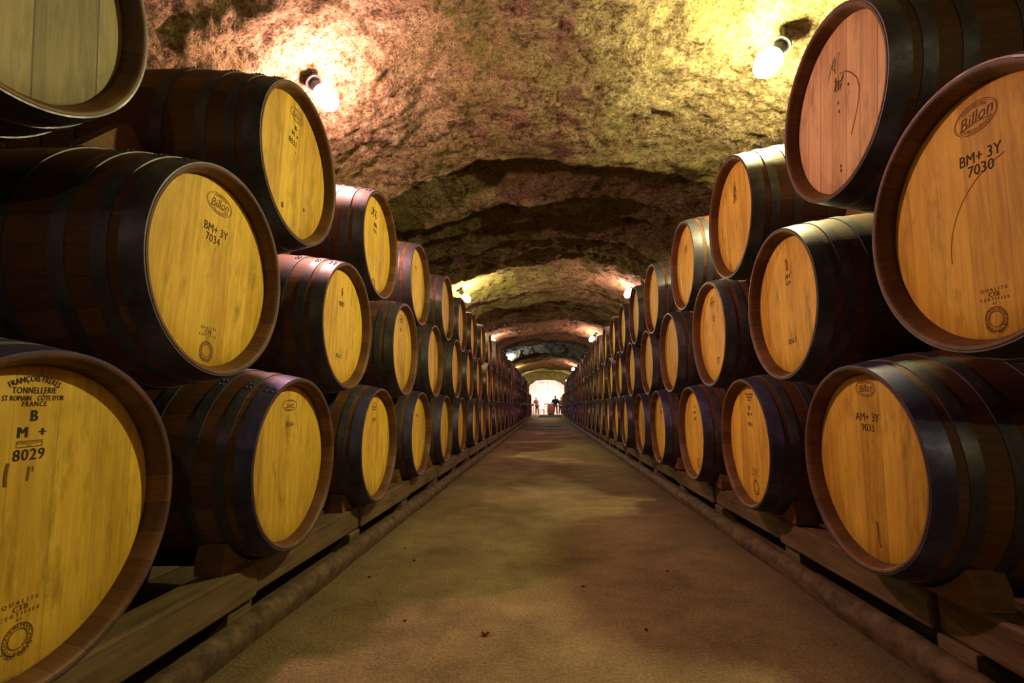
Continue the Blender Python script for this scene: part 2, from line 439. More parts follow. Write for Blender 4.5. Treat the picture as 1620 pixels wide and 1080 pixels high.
def scribble(u, v, w, h, seed, n=26, lw=.0022, slant=.2):
    rr = random.Random(seed); pts = []
    for i in range(n):
        t = i/(n-1); x = u-w/2+w*t+w*.07*math.sin(i*2.4); y = v+h/2*math.sin(i*1.9+rr.random())*(.6+.4*rr.random())
        pts.append((x+slant*(y-v), y))
    out = []
    for a, b in zip(pts, pts[1:]): out += [a, ((a[0]+b[0])/2+rr.uniform(-.1, .1)*h, (a[1]+b[1])/2)]
    return lambda bm: stroke_bm(bm, out, lw)
def seal(key, u, v, r, m=BURN, words='TRADITION FRANCAISE', head=True):
    def f(bm):
        ring_bm(bm, u, v, r, r, r*.06); ring_bm(bm, u, v, r*.66, r*.66, r*.07)
        text_bm(bm, words, r*.36, u, v, arc=r*.82, bold=.02, sp=.98)
        text_bm(bm, 'o o o o o o', r*.34, u, v, arc=-r*.83, bold=.02)
        for k in (-1, 1):
            for q in range(4): ring_bm(bm, u+k*r*(.25+.2*q), v-r*(1.02-.10*q*q/2), r*.14, r*.11, r*.05, 12)
    mark(key, 'seal_stamp', f, m)
    if head:
        def g(bm):
            text_bm(bm, 'QUALITE', .0105*r/.027, u, v+r*2.32, bold=.02, sp=1.7)
            text_bm(bm, 'CTB', .0135*r/.027, u, v+r*1.93, bold=.035, sp=1.1)
            text_bm(bm, 'CERTIFIEE', .0098*r/.027, u, v+r*1.56, bold=.02, sp=1.7)
            text_bm(bm, 'N°1', .007*r/.027, u, v+r*1.22, bold=.02)
        mark(key, 'quality_stencil', g, m)
def oval(key, u, v, a, b, word, m=BURN, rot=0.0):
    def f(bm):
        ring_bm(bm, u, v, a, b, .0014); ring_bm(bm, u, v, a*.93, b*.88, .0009)
        text_bm(bm, word, b*1.15, u, v, shear=.35, bold=.01, rot=.12)
        stroke_bm(bm, [(u-a*.6, v-b*.42), (u, v-b*.30), (u+a*.65, v-b*.38)], .0016)
        text_bm(bm, 'TONNELLERIE', b*.30, u, v-a*1.15+b*.72, arc=a*1.15, bold=.01)
        text_bm(bm, 'ST EMILION FRANCE', b*.28, u, v+a*1.3-b*.75, arc=-a*1.3, bold=.01)
    mark(key, 'maker_stamp', f, m)

k = ('L', 'a', 0)
mark(k, 'maker_stencil', lambda bm: (text_bm(bm, 'FRANÇOIS FRÈRES', .0155, -.009, .155, arc=.093, bold=.015, sp=1.0, sx=.78),
     text_bm(bm, 'TONNELLERIE', .0165, -.009, .2265, bold=.012, sp=1.1, sx=.72), text_bm(bm, 'ST ROMAIN    CÔTE D\'OR', .0135, -.009, .2125, bold=.014, sx=.72, sp=1.0),
     text_bm(bm, 'FRANCE', .0135, -.008, .2020, bold=.014, sp=1.2, sx=.8)))
mark(k, 'letter_stencil', lambda bm: (text_bm(bm, 'B', .029, -.007, .180, bold=.045, sx=.85), text_bm(bm, 'M', .027, -.025, .151, bold=.045, sx=.95), text_bm(bm, '+', .026, .011, .150, bold=.03)))
def boxed(bm):
    for a, b in (((-.034, .136), (.012, .136)), ((.012, .136), (.012, .1255)), ((.012, .1255), (-.034, .1255)), ((-.034, .1255), (-.034, .136))): stroke_bm(bm, [a, b], .0009)
    text_bm(bm, 'MOYENNE TOAST FORTE', .0052, -.011, .1325, bold=.01, sx=.75); text_bm(bm, 'PLUS', .004, -.011, .1283)
mark(k, 'boxed_stencil', boxed)
mark(k, 'number_stencil', lambda bm: text_bm(bm, '8029', .029, -.010, .1105, bold=.018, sp=1.08, sx=.95))
seal(k, -.001, -.209, .027)
mark(k, 'damp_streak', lambda bm: (stroke_bm(bm, [(-.045, .10), (-.047, .09), (-.048, .075), (-.047, .06)], .006), stroke_bm(bm, [(-.008, .09), (-.009, .075), (-.01, .065)], .004), stroke_bm(bm, [(-.001, .09), (-.001, .08)], .002)), BURN)
k = ('L', 'b', 0)
oval(k, 0, .209, .058, .032, 'Billon'); seal(k, .008, -.229, .028)
mark(k, 'grade_stencil', lambda bm: text_bm(bm, 'BM+ 3Y', .036, -.004, .125, bold=.004, sx=.9))
mark(k, 'number_stencil', lambda bm: (text_bm(bm, '7034', .034, -.014, .095, bold=.006, sx=.95), text_bm(bm, '+', .012, .002, .070)))
k = ('L', 'a', 1)
oval(k, -.007, .202, .053, .021, 'Saury'); mark(k, 'number_stencil', lambda bm: (text_bm(bm, '8104', .027, -.004, .132, bold=.006), text_bm(bm, '- -', .012, -.006, .172)))
k = ('L', 'c', 1)
oval(k, 0, .215, .05, .028, 'Billon'); mark(k, 'letter_stencil', lambda bm: (text_bm(bm, 'B', .028, -.004, .160, bold=.04), text_bm(bm, 'M  +', .026, -.006, .130, bold=.04)))
mark(k, 'number_stencil', lambda bm: (text_bm(bm, '8031', .032, -.018, .094, bold=.02), text_bm(bm, '3', .015, .004, .060)))
mark(k, 'wine_spot', lambda bm: (ring_bm(bm, .10, -.13, .007, .009, .0069, 14), ring_bm(bm, -.06, -.18, .009, .012, .0088, 14)), BURN)
k = ('L', 'b', 1)
mark(k, 'crayon_mark', lambda bm: (stroke_bm(bm, [(-.018, .185), (-.014, .16), (-.02, .14)], .012), stroke_bm(bm, [(-.03, .165), (-.004, .155)], .005)), RED)
mark(k, 'handwritten_note', scribble(-.018, .105, .06, .035, 3)); mark(k, 'number_stencil', lambda bm: text_bm(bm, '25.6.T', .027, -.016, -.148, bold=.02, shear=.2))
k = ('L', 'c', 2)
mark(k, 'handwritten_note', lambda bm: (scribble(-.035, .185, .09, .07, 5, 18, .0045)(bm), scribble(-.012, .115, .05, .04, 6, 14, .004)(bm)))
mark(k, 'number_stencil', lambda bm: text_bm(bm, '7035', .03, -.015, .078, bold=.02)); seal(k, -.016, -.220, .026, head=False)
k = ('L', 'b', 2); oval(k, 0, .205, .05, .026, 'Saury'); mark(k, 'number_stencil', lambda bm: text_bm(bm, '7021', .028, 0, .13, bold=.01))
k = ('L', 'c', 3); mark(k, 'number_stencil', lambda bm: (text_bm(bm, '7T', .04, -.01, .125, bold=.02)))
k = ('L', 'a', 2); oval(k, 0, .205, .045, .022, 'Saury'); mark(k, 'number_stencil', lambda bm: text_bm(bm, '8102', .027, 0, .131, bold=.006))
k = ('L', 'a', 3); mark(k, 'number_stencil', lambda bm: text_bm(bm, '8105', .03, 0, .131, bold=.006))
k = ('R', 'a', 0)
oval(k, .002, .230, .047, .026, 'Billon'); mark(k, 'grade_stencil', lambda bm: text_bm(bm, 'AM+ 3Y', .036, .002, .1425, bold=.004, sx=.92))
mark(k, 'number_stencil', lambda bm: text_bm(bm, '9033', .031, .004, .111, bold=.006))
mark(k, 'damp_streak', lambda bm: stroke_bm(bm, [(.016, -.16), (.02, -.19), (.018, -.215), (.03, -.23)], .008), BURN)
mark(k, 'chalk_fleck', lambda bm: (stroke_bm(bm, [(.012, .073), (.026, .070)], .004), stroke_bm(bm, [(-.02, .035), (-.017, .03)], .003)), HEAD_OLD)
k = ('R', 'b', 0)
oval(k, .006, .211, .056, .034, 'Billon'); mark(k, 'grade_stencil', lambda bm: text_bm(bm, 'BM+ 3Y', .036, .008, .124, bold=.008, sx=.9, rot=-.08))
mark(k, 'number_stencil', lambda bm: text_bm(bm, '7030', .034, .008, .096, bold=.008, rot=-.08)); seal(k, .012, -.231, .027)
mark(k, 'wine_ring', lambda bm: ring_bm(bm, .10, -.08, .19, .19, .0022, 30, 1.75, 3.2), FAINT)
k = ('R', 'b', 1)
mark(k, 'crayon_mark', lambda bm: stroke_bm(bm, [(.012, .185), (.015, .16), (.014, .135)], .016), RED)
mark(k, 'handwritten_note', lambda bm: (scribble(.015, .112, .05, .03, 11, 16)(bm), scribble(.013, .085, .045, .025, 12, 14)(bm)))
mark(k, 'number_stencil', lambda bm: text_bm(bm, '25.6.T', .027, .003, -.150, bold=.02, shear=.2))
k = ('R', 'c', 0)
mark(k, 'handwritten_note', lambda bm: (scribble(-.035, .15, .06, .09, 21, 14, .0016)(bm), scribble(-.01, .08, .05, .06, 22, 16, .003)(bm)))
mark(k, 'drawn_arc', lambda bm: stroke_bm(bm, [(.0, .11), (.03, .105), (.06, .085), (.09, .055), (.102, .02), (.098, -.02), (.08, -.07), (.06, -.11)], .0035), BURN)
mark(k, 'nail_hole', lambda bm: [ring_bm(bm, a, b, .004, .006, .0039, 10) for a, b in ((-.01, .02), (-.005, -.01), (.045, .055), (.005, -.19), (.006, -.205))])
k = ('R', 'a', 1)
mark(k, 'maker_stencil', lambda bm: [text_bm(bm, s, .014, 0, v, bold=.015, sx=.8) for s, v in (('FRANÇOIS FRÈRES', .228), ('TONNELLERIE', .214), ('FRANCE', .200))])
mark(k, 'letter_stencil', lambda bm: (text_bm(bm, 'B', .03, -.005, .163, bold=.045), text_bm(bm, 'M  +', .028, -.004, .132, bold=.045)))
mark(k, 'number_stencil', lambda bm: text_bm(bm, '9033', .028, -.004, .085, bold=.006)); seal(k, .027, -.200, .034)
k = ('R', 'a', 2); mark(k, 'letter_stencil', lambda bm: (text_bm(bm, 'B', .03, 0, .17, bold=.045), text_bm(bm, 'M +', .03, 0, .13, bold=.045), text_bm(bm, '9021', .03, 0, .09, bold=.02))); seal(k, .02, -.19, .03, head=False)
k = ('R', 'a', 3); mark(k, 'letter_stencil', lambda bm: (text_bm(bm, 'B', .045, 0, .17, bold=.045), text_bm(bm, 'M +', .045, 0, .12, bold=.045), text_bm(bm, '9', .04, .01, -.07, bold=.02)))
k = ('R', 'c', 1); mark(k, 'handwritten_note', lambda bm: (scribble(0, .14, .03, .11, 31, 12, .003)(bm), scribble(0, .10, .04, .05, 32, 12, .003)(bm)))
k = ('R', 'c', 2); mark(k, 'handwritten_note', scribble(0, .12, .05, .08, 33, 12, .003))
k = ('R', 'b', 2); oval(k, 0, .19, .05, .03, 'Billon'); mark(k, 'wine_spot', lambda bm: ring_bm(bm, .01, .09, .016, .02, .006, 16), BURN)
mark(k, 'number_stencil', lambda bm: text_bm(bm, '7T', .05, .03, -.16, bold=.01, shear=.2))

# ------------------------------------------------------------ chocks between the tiers and on the rail
def chock_bm():
    bm = bmesh.new(); n = 10
    R = rad(.36)+.004; prof = [(.150*(1-2*i/n), 0) for i in range(n+1)]
    pts = [(y, math.sqrt(R*R-y*y)+.002) for y, _ in prof]+[(-.012, .468), (.012, .468)]
    A = [bm.verts.new((.34, y, z)) for y, z in pts]; B = [bm.verts.new((.39, y, z)) for y, z in pts]
    bm.faces.new(A); bm.faces.new(B[::-1])
    for i in range(len(pts)): j = (i+1) % len(pts); bm.faces.new((A[i], B[i], B[j], A[j]))
    return bm
CH = None
for (side, tier, i), (root, kids, x, y, z) in list(placed.items()):
    if tier == 'c' or i > 11: continue
    if CH is None: CH = mesh_obj('wooden_chock', chock_bm(), WEDGE); o = CH
    else: o = CH.copy(); C.objects.link(o)
    sx = -1 if side == 'L' else 1
    o.location = (sx*x, y, z+EYE); o.rotation_euler = (0, 0, PI if side == 'L' else 0)
    tag(o, 'wooden chock wedged above the %s barrel of the %s tier %s' % (ORD[i], TIER[tier], SIDE[side]), 'chock', 'chocks between the barrel tiers')
# rail chocks: two quarter blocks under every bottom barrel
def rail_chock_bm():
    bm = bmesh.new(); R = rad(.14)+.004; n = 6
    top = .318; y0, y1 = .075, .24
    pts = [(y0, -math.sqrt(R*R-y0*y0))]+[(y0+(y1-y0)*i/n, -math.sqrt(R*R-(y0+(y1-y0)*i/n)**2)) for i in range(1, n+1)]+[(y1+.02, -.27), (y1+.02, -top), (y0, -top)]
    A = [bm.verts.new((.10, y, z)) for y, z in pts]; B = [bm.verts.new((.19, y, z)) for y, z in pts]
    bm.faces.new(A); bm.faces.new(B[::-1])
    for i in range(len(pts)): j = (i+1) % len(pts); bm.faces.new((A[i], B[i], B[j], A[j]))
    return bm
RCK = None
for (side, tier, i), (root, kids, x, y, z) in list(placed.items()):
    if tier != 'a' or i > 11: continue
    sx = -1 if side == 'L' else 1
    for s in (-1, 1):
        if RCK is None: RCK = mesh_obj('rail_chock', rail_chock_bm(), WEDGE); o = RCK
        else: o = RCK.copy(); C.objects.link(o)
        o.location = (sx*x, y, z+EYE+.0); o.rotation_euler = (0, 0, PI if side == 'L' else 0); o.scale = (1, s, 1)
        tag(o, 'dark chock at the %s foot of the %s bottom barrel %s' % ('near' if s == (-1 if side == 'R' else 1) else 'far', ORD[i], SIDE[side]), 'chock', 'chocks on the rails')

# ------------------------------------------------------------ rails, blocks and kerbs
RAILX = {'L': (-1.075, -.970), 'R': (1.035, 1.14)}; RTOP = {'L': .194, 'R': .198}; RH = .108
for side in 'LR':
    x0, x1 = RAILX[side]; sx = -1 if side == 'L' else 1
    k0 = .90 if side == 'L' else 1.62
    p = PITCH[side]; y = k0+.82-3*p if side == 'L' else k0-.03+.86-3*p
    n = 0
    while y < 32.2:
        rnd = random.Random('%s%.2f' % (side, y)); dx = rnd.uniform(-.003, .003) + (.014 if n % 2 else 0)*sx
        bm = bmesh.new(); box(bm, -(x1-x0)/2, (x1-x0)/2, -p/2+.004, p/2-.004, -RH/2, RH/2, .008)
        o = mesh_obj('timber_rail', bm, TIMBER); o.location = ((x0+x1)/2+dx, y+p/2, RTOP[side]-RH/2+rnd.uniform(-.003, .001))
        q = n-2
        tag(o, ('timber rail piece under the %s bottom barrel %s' % (ORD[q], SIDE[side])) if 0 <= q < 12 else 'timber rail piece under the remaining bottom barrels %s' % SIDE[side], 'rail', 'timber rails %s%s' % (SIDE[side], '' if 0 <= q < 12 else ' farther on'))
        bm = bmesh.new(); h = RTOP[side]-RH
        box(bm, -.049, .049, -.13, .0, 0, h-.004, .004)
        o = mesh_obj('support_block', bm, TIMBER); o.location = ((x0+x1)/2+sx*.004+dx, y, 0)
        tag(o, ('short timber block under the rail by the %s bottom barrel %s' % (ORD[q], SIDE[side])) if 0 <= q < 12 else 'short timber block under the rail farther along %s' % SIDE[side], 'block', 'rail blocks %s%s' % (SIDE[side], '' if 0 <= q < 12 else ' farther on'))
        y += p; n += 1
    bm = bmesh.new(); box(bm, 0, .10, -2, 32.2, 0, .194 if side == 'L' else .198, .006)
    o = mesh_obj('rear_timber_rail', bm, TIMBER); o.location = (-1.74 if side == 'L' else 1.64, 0, 0)
    tag(o, 'long rear timber rail under the backs of the barrels %s' % SIDE[side], 'rail')
    # rounded kerb
    bm = bmesh.new(); prof = []
    w, h = .082, .078
    for i in range(9): a = PI-PI*i/8; prof.append((w/2*math.cos(a)*(1 if True else 1), .035+(h-.035)*math.sin(a)))
    prof = [(-w*.30, -.02), (-w*.36, .006)]+prof+[(w*.36, .006), (w*.30, -.02)]
    N = 420; prev = None
    for j in range(N+1):
        yy = -2+34.5*(j/N)**1.6
        ring = []
        for (px, pz) in prof:
            nn = noise.noise(Vector((px*9+5*sx, yy*2.2, pz*9)))*.008+noise.noise(Vector((px*30, yy*9, pz*30)))*.004
            ring.append(bm.verts.new((px+nn, yy, pz+(nn if pz > 0 else 0))))
        if prev:
            for a in range(len(prof)-1): bm.faces.new((prev[a], prev[a+1], ring[a+1], ring[a]))
        prev = ring
    o = mesh_obj('trim_1' if side == 'L' else 'trim_2', bm, KERB, smooth=True); o.location = (-.922 if side == 'L' else .985, 0, 0)
    struct(o)

# ------------------------------------------------------------ tunnel shell
A_, Z0, APEX, NE = 2.45, .55, 2.90, 2.5
LIPS = [(3.95, .20), (4.75, .18), (5.30, .12), (5.85, .15), (6.40, .12), (6.90, .10), (9.2, .05), (9.9, .12), (10.7, .08), (11.5, .12), (14.5, .10), (15.8, .12), (16.7, .08), (19.6, .12), (21.2, .10), (27.0, .22)]
def ledge(x, y):
    """how far the roof hangs down; saw-tooth ledges that run across the crown"""
    yy = y+.20*noise.noise(Vector((x*.6, y*.15, 3.0)))+.08*noise.noise(Vector((x*2.6, y*.5, 9.0)))
    d = 0.0
    for i, (l, a) in enumerate(LIPS):
        prev = LIPS[i-1][0] if i else l-1.4
        run = min(l-prev, 1.3)
        am = 1.35*a*(.9+.4*noise.noise(Vector((x*1.1+i*7.3, i*3.1, 0))))
        if l-run < yy <= l: t = (yy-(l-run))/run; d = max(d, am*t**1.35)
        elif l < yy < l+.07: d = max(d, am*(1-(yy-l)/.07))
    return d
def shell_point(th, y, fine=True):
    c, s = math.cos(th), math.sin(th)
    x = A_*math.copysign(abs(c)**(2/NE), c); z = Z0+(APEX-Z0)*abs(s)**(2/NE)
    nv = Vector((-x*.8, 0, -(z-Z0+.35))).normalized()
    P = Vector((x, y, z))
    crown = min(1.0, max(0.0, (s-.35)/.35))
    d = crown*(ledge(x, y)+.10*math.exp(-((y-6.9)/1.2)**2)+.08*math.exp(-((y-11.8)/1.2)**2))
    d += .10*noise.noise(P*.7)+.055*noise.noise(P*1.9+Vector((4, 1, 7)))
    if fine:
        d += .030*noise.noise(P*5.3)+.020*noise.noise(P*12.0)+.012*noise.noise(P*27.0)
    low = min(1.0, max(.25, (z-1.9)/.5))
    return P+nv*d*low
def grid_tube(rows, th0, th1, nt, m, name):
    bm = bmesh.new(); prev = None
    for y in rows:
        ring = [bm.verts.new(shell_point(th0+(th1-th0)*i/nt, y)) for i in range(nt+1)]
        if prev:
            for a in range(nt): bm.faces.new((prev[a], ring[a], ring[a+1], prev[a+1]))
        prev = ring
    bm.keep = True if False else None
    return bm
rows = []; y = -5.0
while y < 33.0:
    rows.append(y)
    y += .12 if y < 1.0 else (.022 if y < 7.2 else (.05 if y < 12 else (.10 if y < 20 else .16)))
rows.append(33.0)
def shell_mesh(name, th0, th1, nt):
    me = bpy.data.meshes.new(name); V = []; F = []
    for y in rows: V += [shell_point(th0+(th1-th0)*i/nt, y)[:] for i in range(nt+1)]
    for j in range(len(rows)-1):
        for a in range(nt):
            p = j*(nt+1)+a; F.append((p, p+1, p+nt+2, p+nt+1))
    me.from_pydata(V, [], F); me.materials.append(ROCK)
    for p in me.polygons: p.use_smooth = True
    o = bpy.data.objects.new(name, me); C.objects.link(o); return struct(o)
shell_mesh('ceiling', .30, PI-.30, 230)
shell_mesh('wall_right', .0, .30, 16)
shell_mesh('wall_left', PI-.30, PI, 16)
for nm, sx in (('wall_right_base', 1), ('wall_left_base', -1)):
    bm = bmesh.new(); prev = None
    for j in range(96):
        y = -5+38*j/95; top = shell_point(0 if sx > 0 else PI, y)
        pr = (bm.verts.new((top.x, y, -.05)), bm.verts.new((top.x, y, top.z+.02)))
        if prev: bm.faces.new((prev[0], pr[0], pr[1], prev[1]))
        prev = pr
    o = mesh_obj('wall_right' if sx > 0 else 'wall_left', bm, ROCK); struct(o)
bm = bmesh.new()
box(bm, -2.9, 2.9, -5.2, -5.0, -.05, 3.2); struct(mesh_obj('wall_back', bm, ROCK))
bm = bmesh.new()
vs = [bm.verts.new(p) for p in ((-6, -5.2, 0), (6, -5.2, 0), (6, 52, 0), (-6, 52, 0))]; bm.faces.new(vs)
struct(mesh_obj('floor', bm, FLOOR))

# portal wall with an arched opening at the end of the tunnel
bm = bmesh.new()
def opening(i, n, y):
    t = i/n; th = PI*(1-t)
    x = 1.36*math.copysign(abs(math.cos(th))**.75, math.cos(th)); z = 1.15+1.28*abs(math.sin(th))**.8
    return Vector((x*(1+.03*noise.noise(Vector((i*.35, 0, 0)))), y, z+.08*noise.noise(Vector((i*.30, 5, 0)))))
n = 40
for y, nxt in ((32.3, 33.2),):
    inner = [Vector((-1.36, y, 0))]+[opening(i, n, y) for i in range(n+1)]+[Vector((1.36, y, 0))]
    outer = []
    for p in inner:
        d = Vector((p.x, 0, p.z-1.0)); outer.append(Vector((p.x*2.6, y, max(0, 1.0+(p.z-1.0)*2.0)+.0)))
    outer[0] = Vector((-3.4, y, 0)); outer[-1] = Vector((3.4, y, 0))
    I = [bm.verts.new(p) for p in inner]; O = [bm.verts.new(p) for p in outer]; I2 = [bm.verts.new(p+Vector((0, nxt-y, 0))) for p in inner]
    for a in range(len(I)-1):
        bm.faces.new((I[a], I[a+1], O[a+1], O[a])); bm.faces.new((I[a], I2[a], I2[a+1], I[a+1]))
struct(mesh_obj('wall_portal', bm, ROCK))

# ------------------------------------------------------------ lamps
def glow_material(col, s, name):
    m, n, l, b = mat(name, .3, 0, (.8, .8, .8))
    # frosted glass: lets the bulb's light through and glows itself
    l.remove(b.outputs[0].links[0]) if b.outputs[0].links else None
    e = n.new('ShaderNodeEmission'); e.inputs[0].default_value = (*[.45+.55*c for c in col], 1); e.inputs[1].default_value = s
    t = n.new('ShaderNodeBsdfTransparent'); a = n.new('ShaderNodeAddShader')
    l.new(e.outputs[0], a.inputs[0]); l.new(t.outputs[0], a.inputs[1]); l.new(a.outputs[0], n['Material Output'].inputs[0])
    return m
LAMPWORD = {PINK: 'pinkish', YEL: 'yellow', WHITE: 'blue-white', ORANGE: 'orange'}
for i, (x, y, z, col, P) in enumerate(LAMPS):
    sx = 1 if x > 0 else -1
    root = thing('tunnel_lamp', (x, y, z))
    ax = Vector((-sx*.62, -.10, -.78)).normalized(); q = ax.to_track_quat('Z', 'Y').to_matrix()
    # ceiling plate, arm and socket
    up = -ax
    bm = bmesh.new()
    tube(bm, up*.05, up*.115, .034, .030, 20); tube(bm, up*.115, up*.125, .05, .05, 20)
    mesh_obj('lamp_socket', bm, DARKMETAL, root)
    bm = bmesh.new(); tube(bm, up*.12, up*.12+Vector((sx*.05, 0, .22)), .011, .011, 10)
    mesh_obj('mounting_arm', bm, DARKMETAL, root)
    bm = bmesh.new(); bmesh.ops.create_uvsphere(bm, u_segments=20, v_segments=14, radius=1)
    for v in bm.verts:
        p = Vector((v.co.x*.066, v.co.y*.066, v.co.z*.115 if v.co.z > 0 else v.co.z*.055)); v.co = q@p
    gm = glow_material(col, 6, 'lamp_glass_%s' % LAMPWORD[col]) if col else mat('unlit_lamp_glass', .2, 0, (.12, .12, .12))[0]
    mesh_obj('lamp_globe', bm, gm, root, True)
    near = ['second', 'third', 'fourth', 'fifth', 'sixth']
    s = 'L' if x < 0 else 'R'
    if y < 0: lb = 'glass bulkhead lamp behind the viewer %s' % SIDE[s]
    elif not col: lb = 'dark unlit bulkhead lamp between the lit ones %s' % SIDE[s]
    else:
        w = {0: 'big glaring', 1: 'second', 2: 'third', 3: 'fourth', 4: 'fifth', 5: 'last small', 6: ''}[i//2]
        lb = '%s %s lamp hung from the rock above the barrels %s' % (w, LAMPWORD[col], SIDE[s])
    tag(root, lb, 'lamp', 'tunnel lamps')
    if col:
        ld = bpy.data.lights.new('lamp_light', 'POINT'); ld.energy = P; ld.color = col; ld.shadow_soft_size = .035
        lo = bpy.data.objects.new('lamp_light', ld); C.objects.link(lo); lo.location = ax*.02; lo.parent = root

# ------------------------------------------------------------ far tasting room
def plaster():
    m, n, l, b = mat('pale_cave_plaster', .9); g = G(m); co = g.coord('Object')
    v = g.noise(co, 2.0, 6, .65)
    l.new(g.ramp(v, [(.35, (.50, .38, .32)), (.65, (.78, .66, .58))]), b.inputs['Base Color']); l.new(g.bump(v, .8, .1), b.inputs['Normal'])
    return m
PL = plaster()
bm = bmesh.new(); prev = None
for y in [33.2+i*.6 for i in range(30)]:
    ring = []
    for i in range(33):
        th = PI*i/32; c, s = math.cos(th), math.sin(th)
        x = 3.6*math.copysign(abs(c)**.7, c); z = .9+2.3*abs(s)**.8
        p = Vector((x, y, z)); d = .14*noise.noise(p*.9); ring.append(bm.verts.new((x-.1*d*x, y, z-d)))
    ring = [bm.verts.new((3.6, y, -.02))]+ring+[bm.verts.new((-3.6, y, -.02))]
    if prev:
        for a in range(len(ring)-1): bm.faces.new((prev[a], prev[a+1], ring[a+1], ring[a]))
    prev = ring
struct(mesh_obj('wall_room', bm, PL, smooth=True))
bm = bmesh.new(); box(bm, -3.9, 3.9, 50.2, 50.5, -.02, 3.6); struct(mesh_obj('wall_far', bm, PL))
bm = bmesh.new(); box(bm, -3.7, -1.34, 33.2, 33.4, -.02, 3.6); box(bm, 1.34, 3.7, 33.2, 33.4, -.02, 3.6); struct(mesh_obj('wall_room_front', bm, PL))
DARK_STRIP, *_ = mat('dark_strip', .9, 0, (.012, .006, .012)); DARK_STRIP.node_tree.nodes['Principled BSDF'].inputs['Specular IOR Level'].default_value = .05
bm = bmesh.new(); box(bm, -.62, 1.3, 33.6, 43.0, .0, .012); tag(mesh_obj('dark_floor_strip', bm, DARK_STRIP), 'long dark strip on the floor of the bright room beyond the arch', 'mat')  # thin, near-black strip lying along the room floor
root = thing('pendant_lamp', (.10, 44.5, 2.0))
bm = bmesh.new(); bmesh.ops.create_uvsphere(bm, u_segments=16, v_segments=10, radius=.16); mesh_obj('lamp_globe', bm, glow_material((1, .8, .6), 8, 'room_lamp_glass'), root, True)
bm = bmesh.new(); tube(bm, (0, 0, .15), (0, 0, 1.1), .012); mesh_obj('hanging_cord', bm, DARKMETAL, root)
bm = bmesh.new(); tube(bm, (0, 0, .13), (0, 0, .22), .06, .03); mesh_obj('lamp_socket', bm, DARKMETAL, root)
tag(root, 'bright white pendant lamp in the room beyond the arch', 'lamp')
for (lx, ly, lz, P) in ((.10, 48.6, 1.35, 190), (.10, 43.9, 1.75, 60), (-1.8, 47.5, 1.6, 110), (1.9, 47.5, 1.6, 110), (0, 37.5, 2.5, 30)):
    ld = bpy.data.lights.new('room_light', 'POINT'); ld.energy = P; ld.color = (1, .70, .66); ld.shadow_soft_size = .15
    lo = bpy.data.objects.new('room_light', ld); C.objects.link(lo); lo.location = (lx, ly, lz)

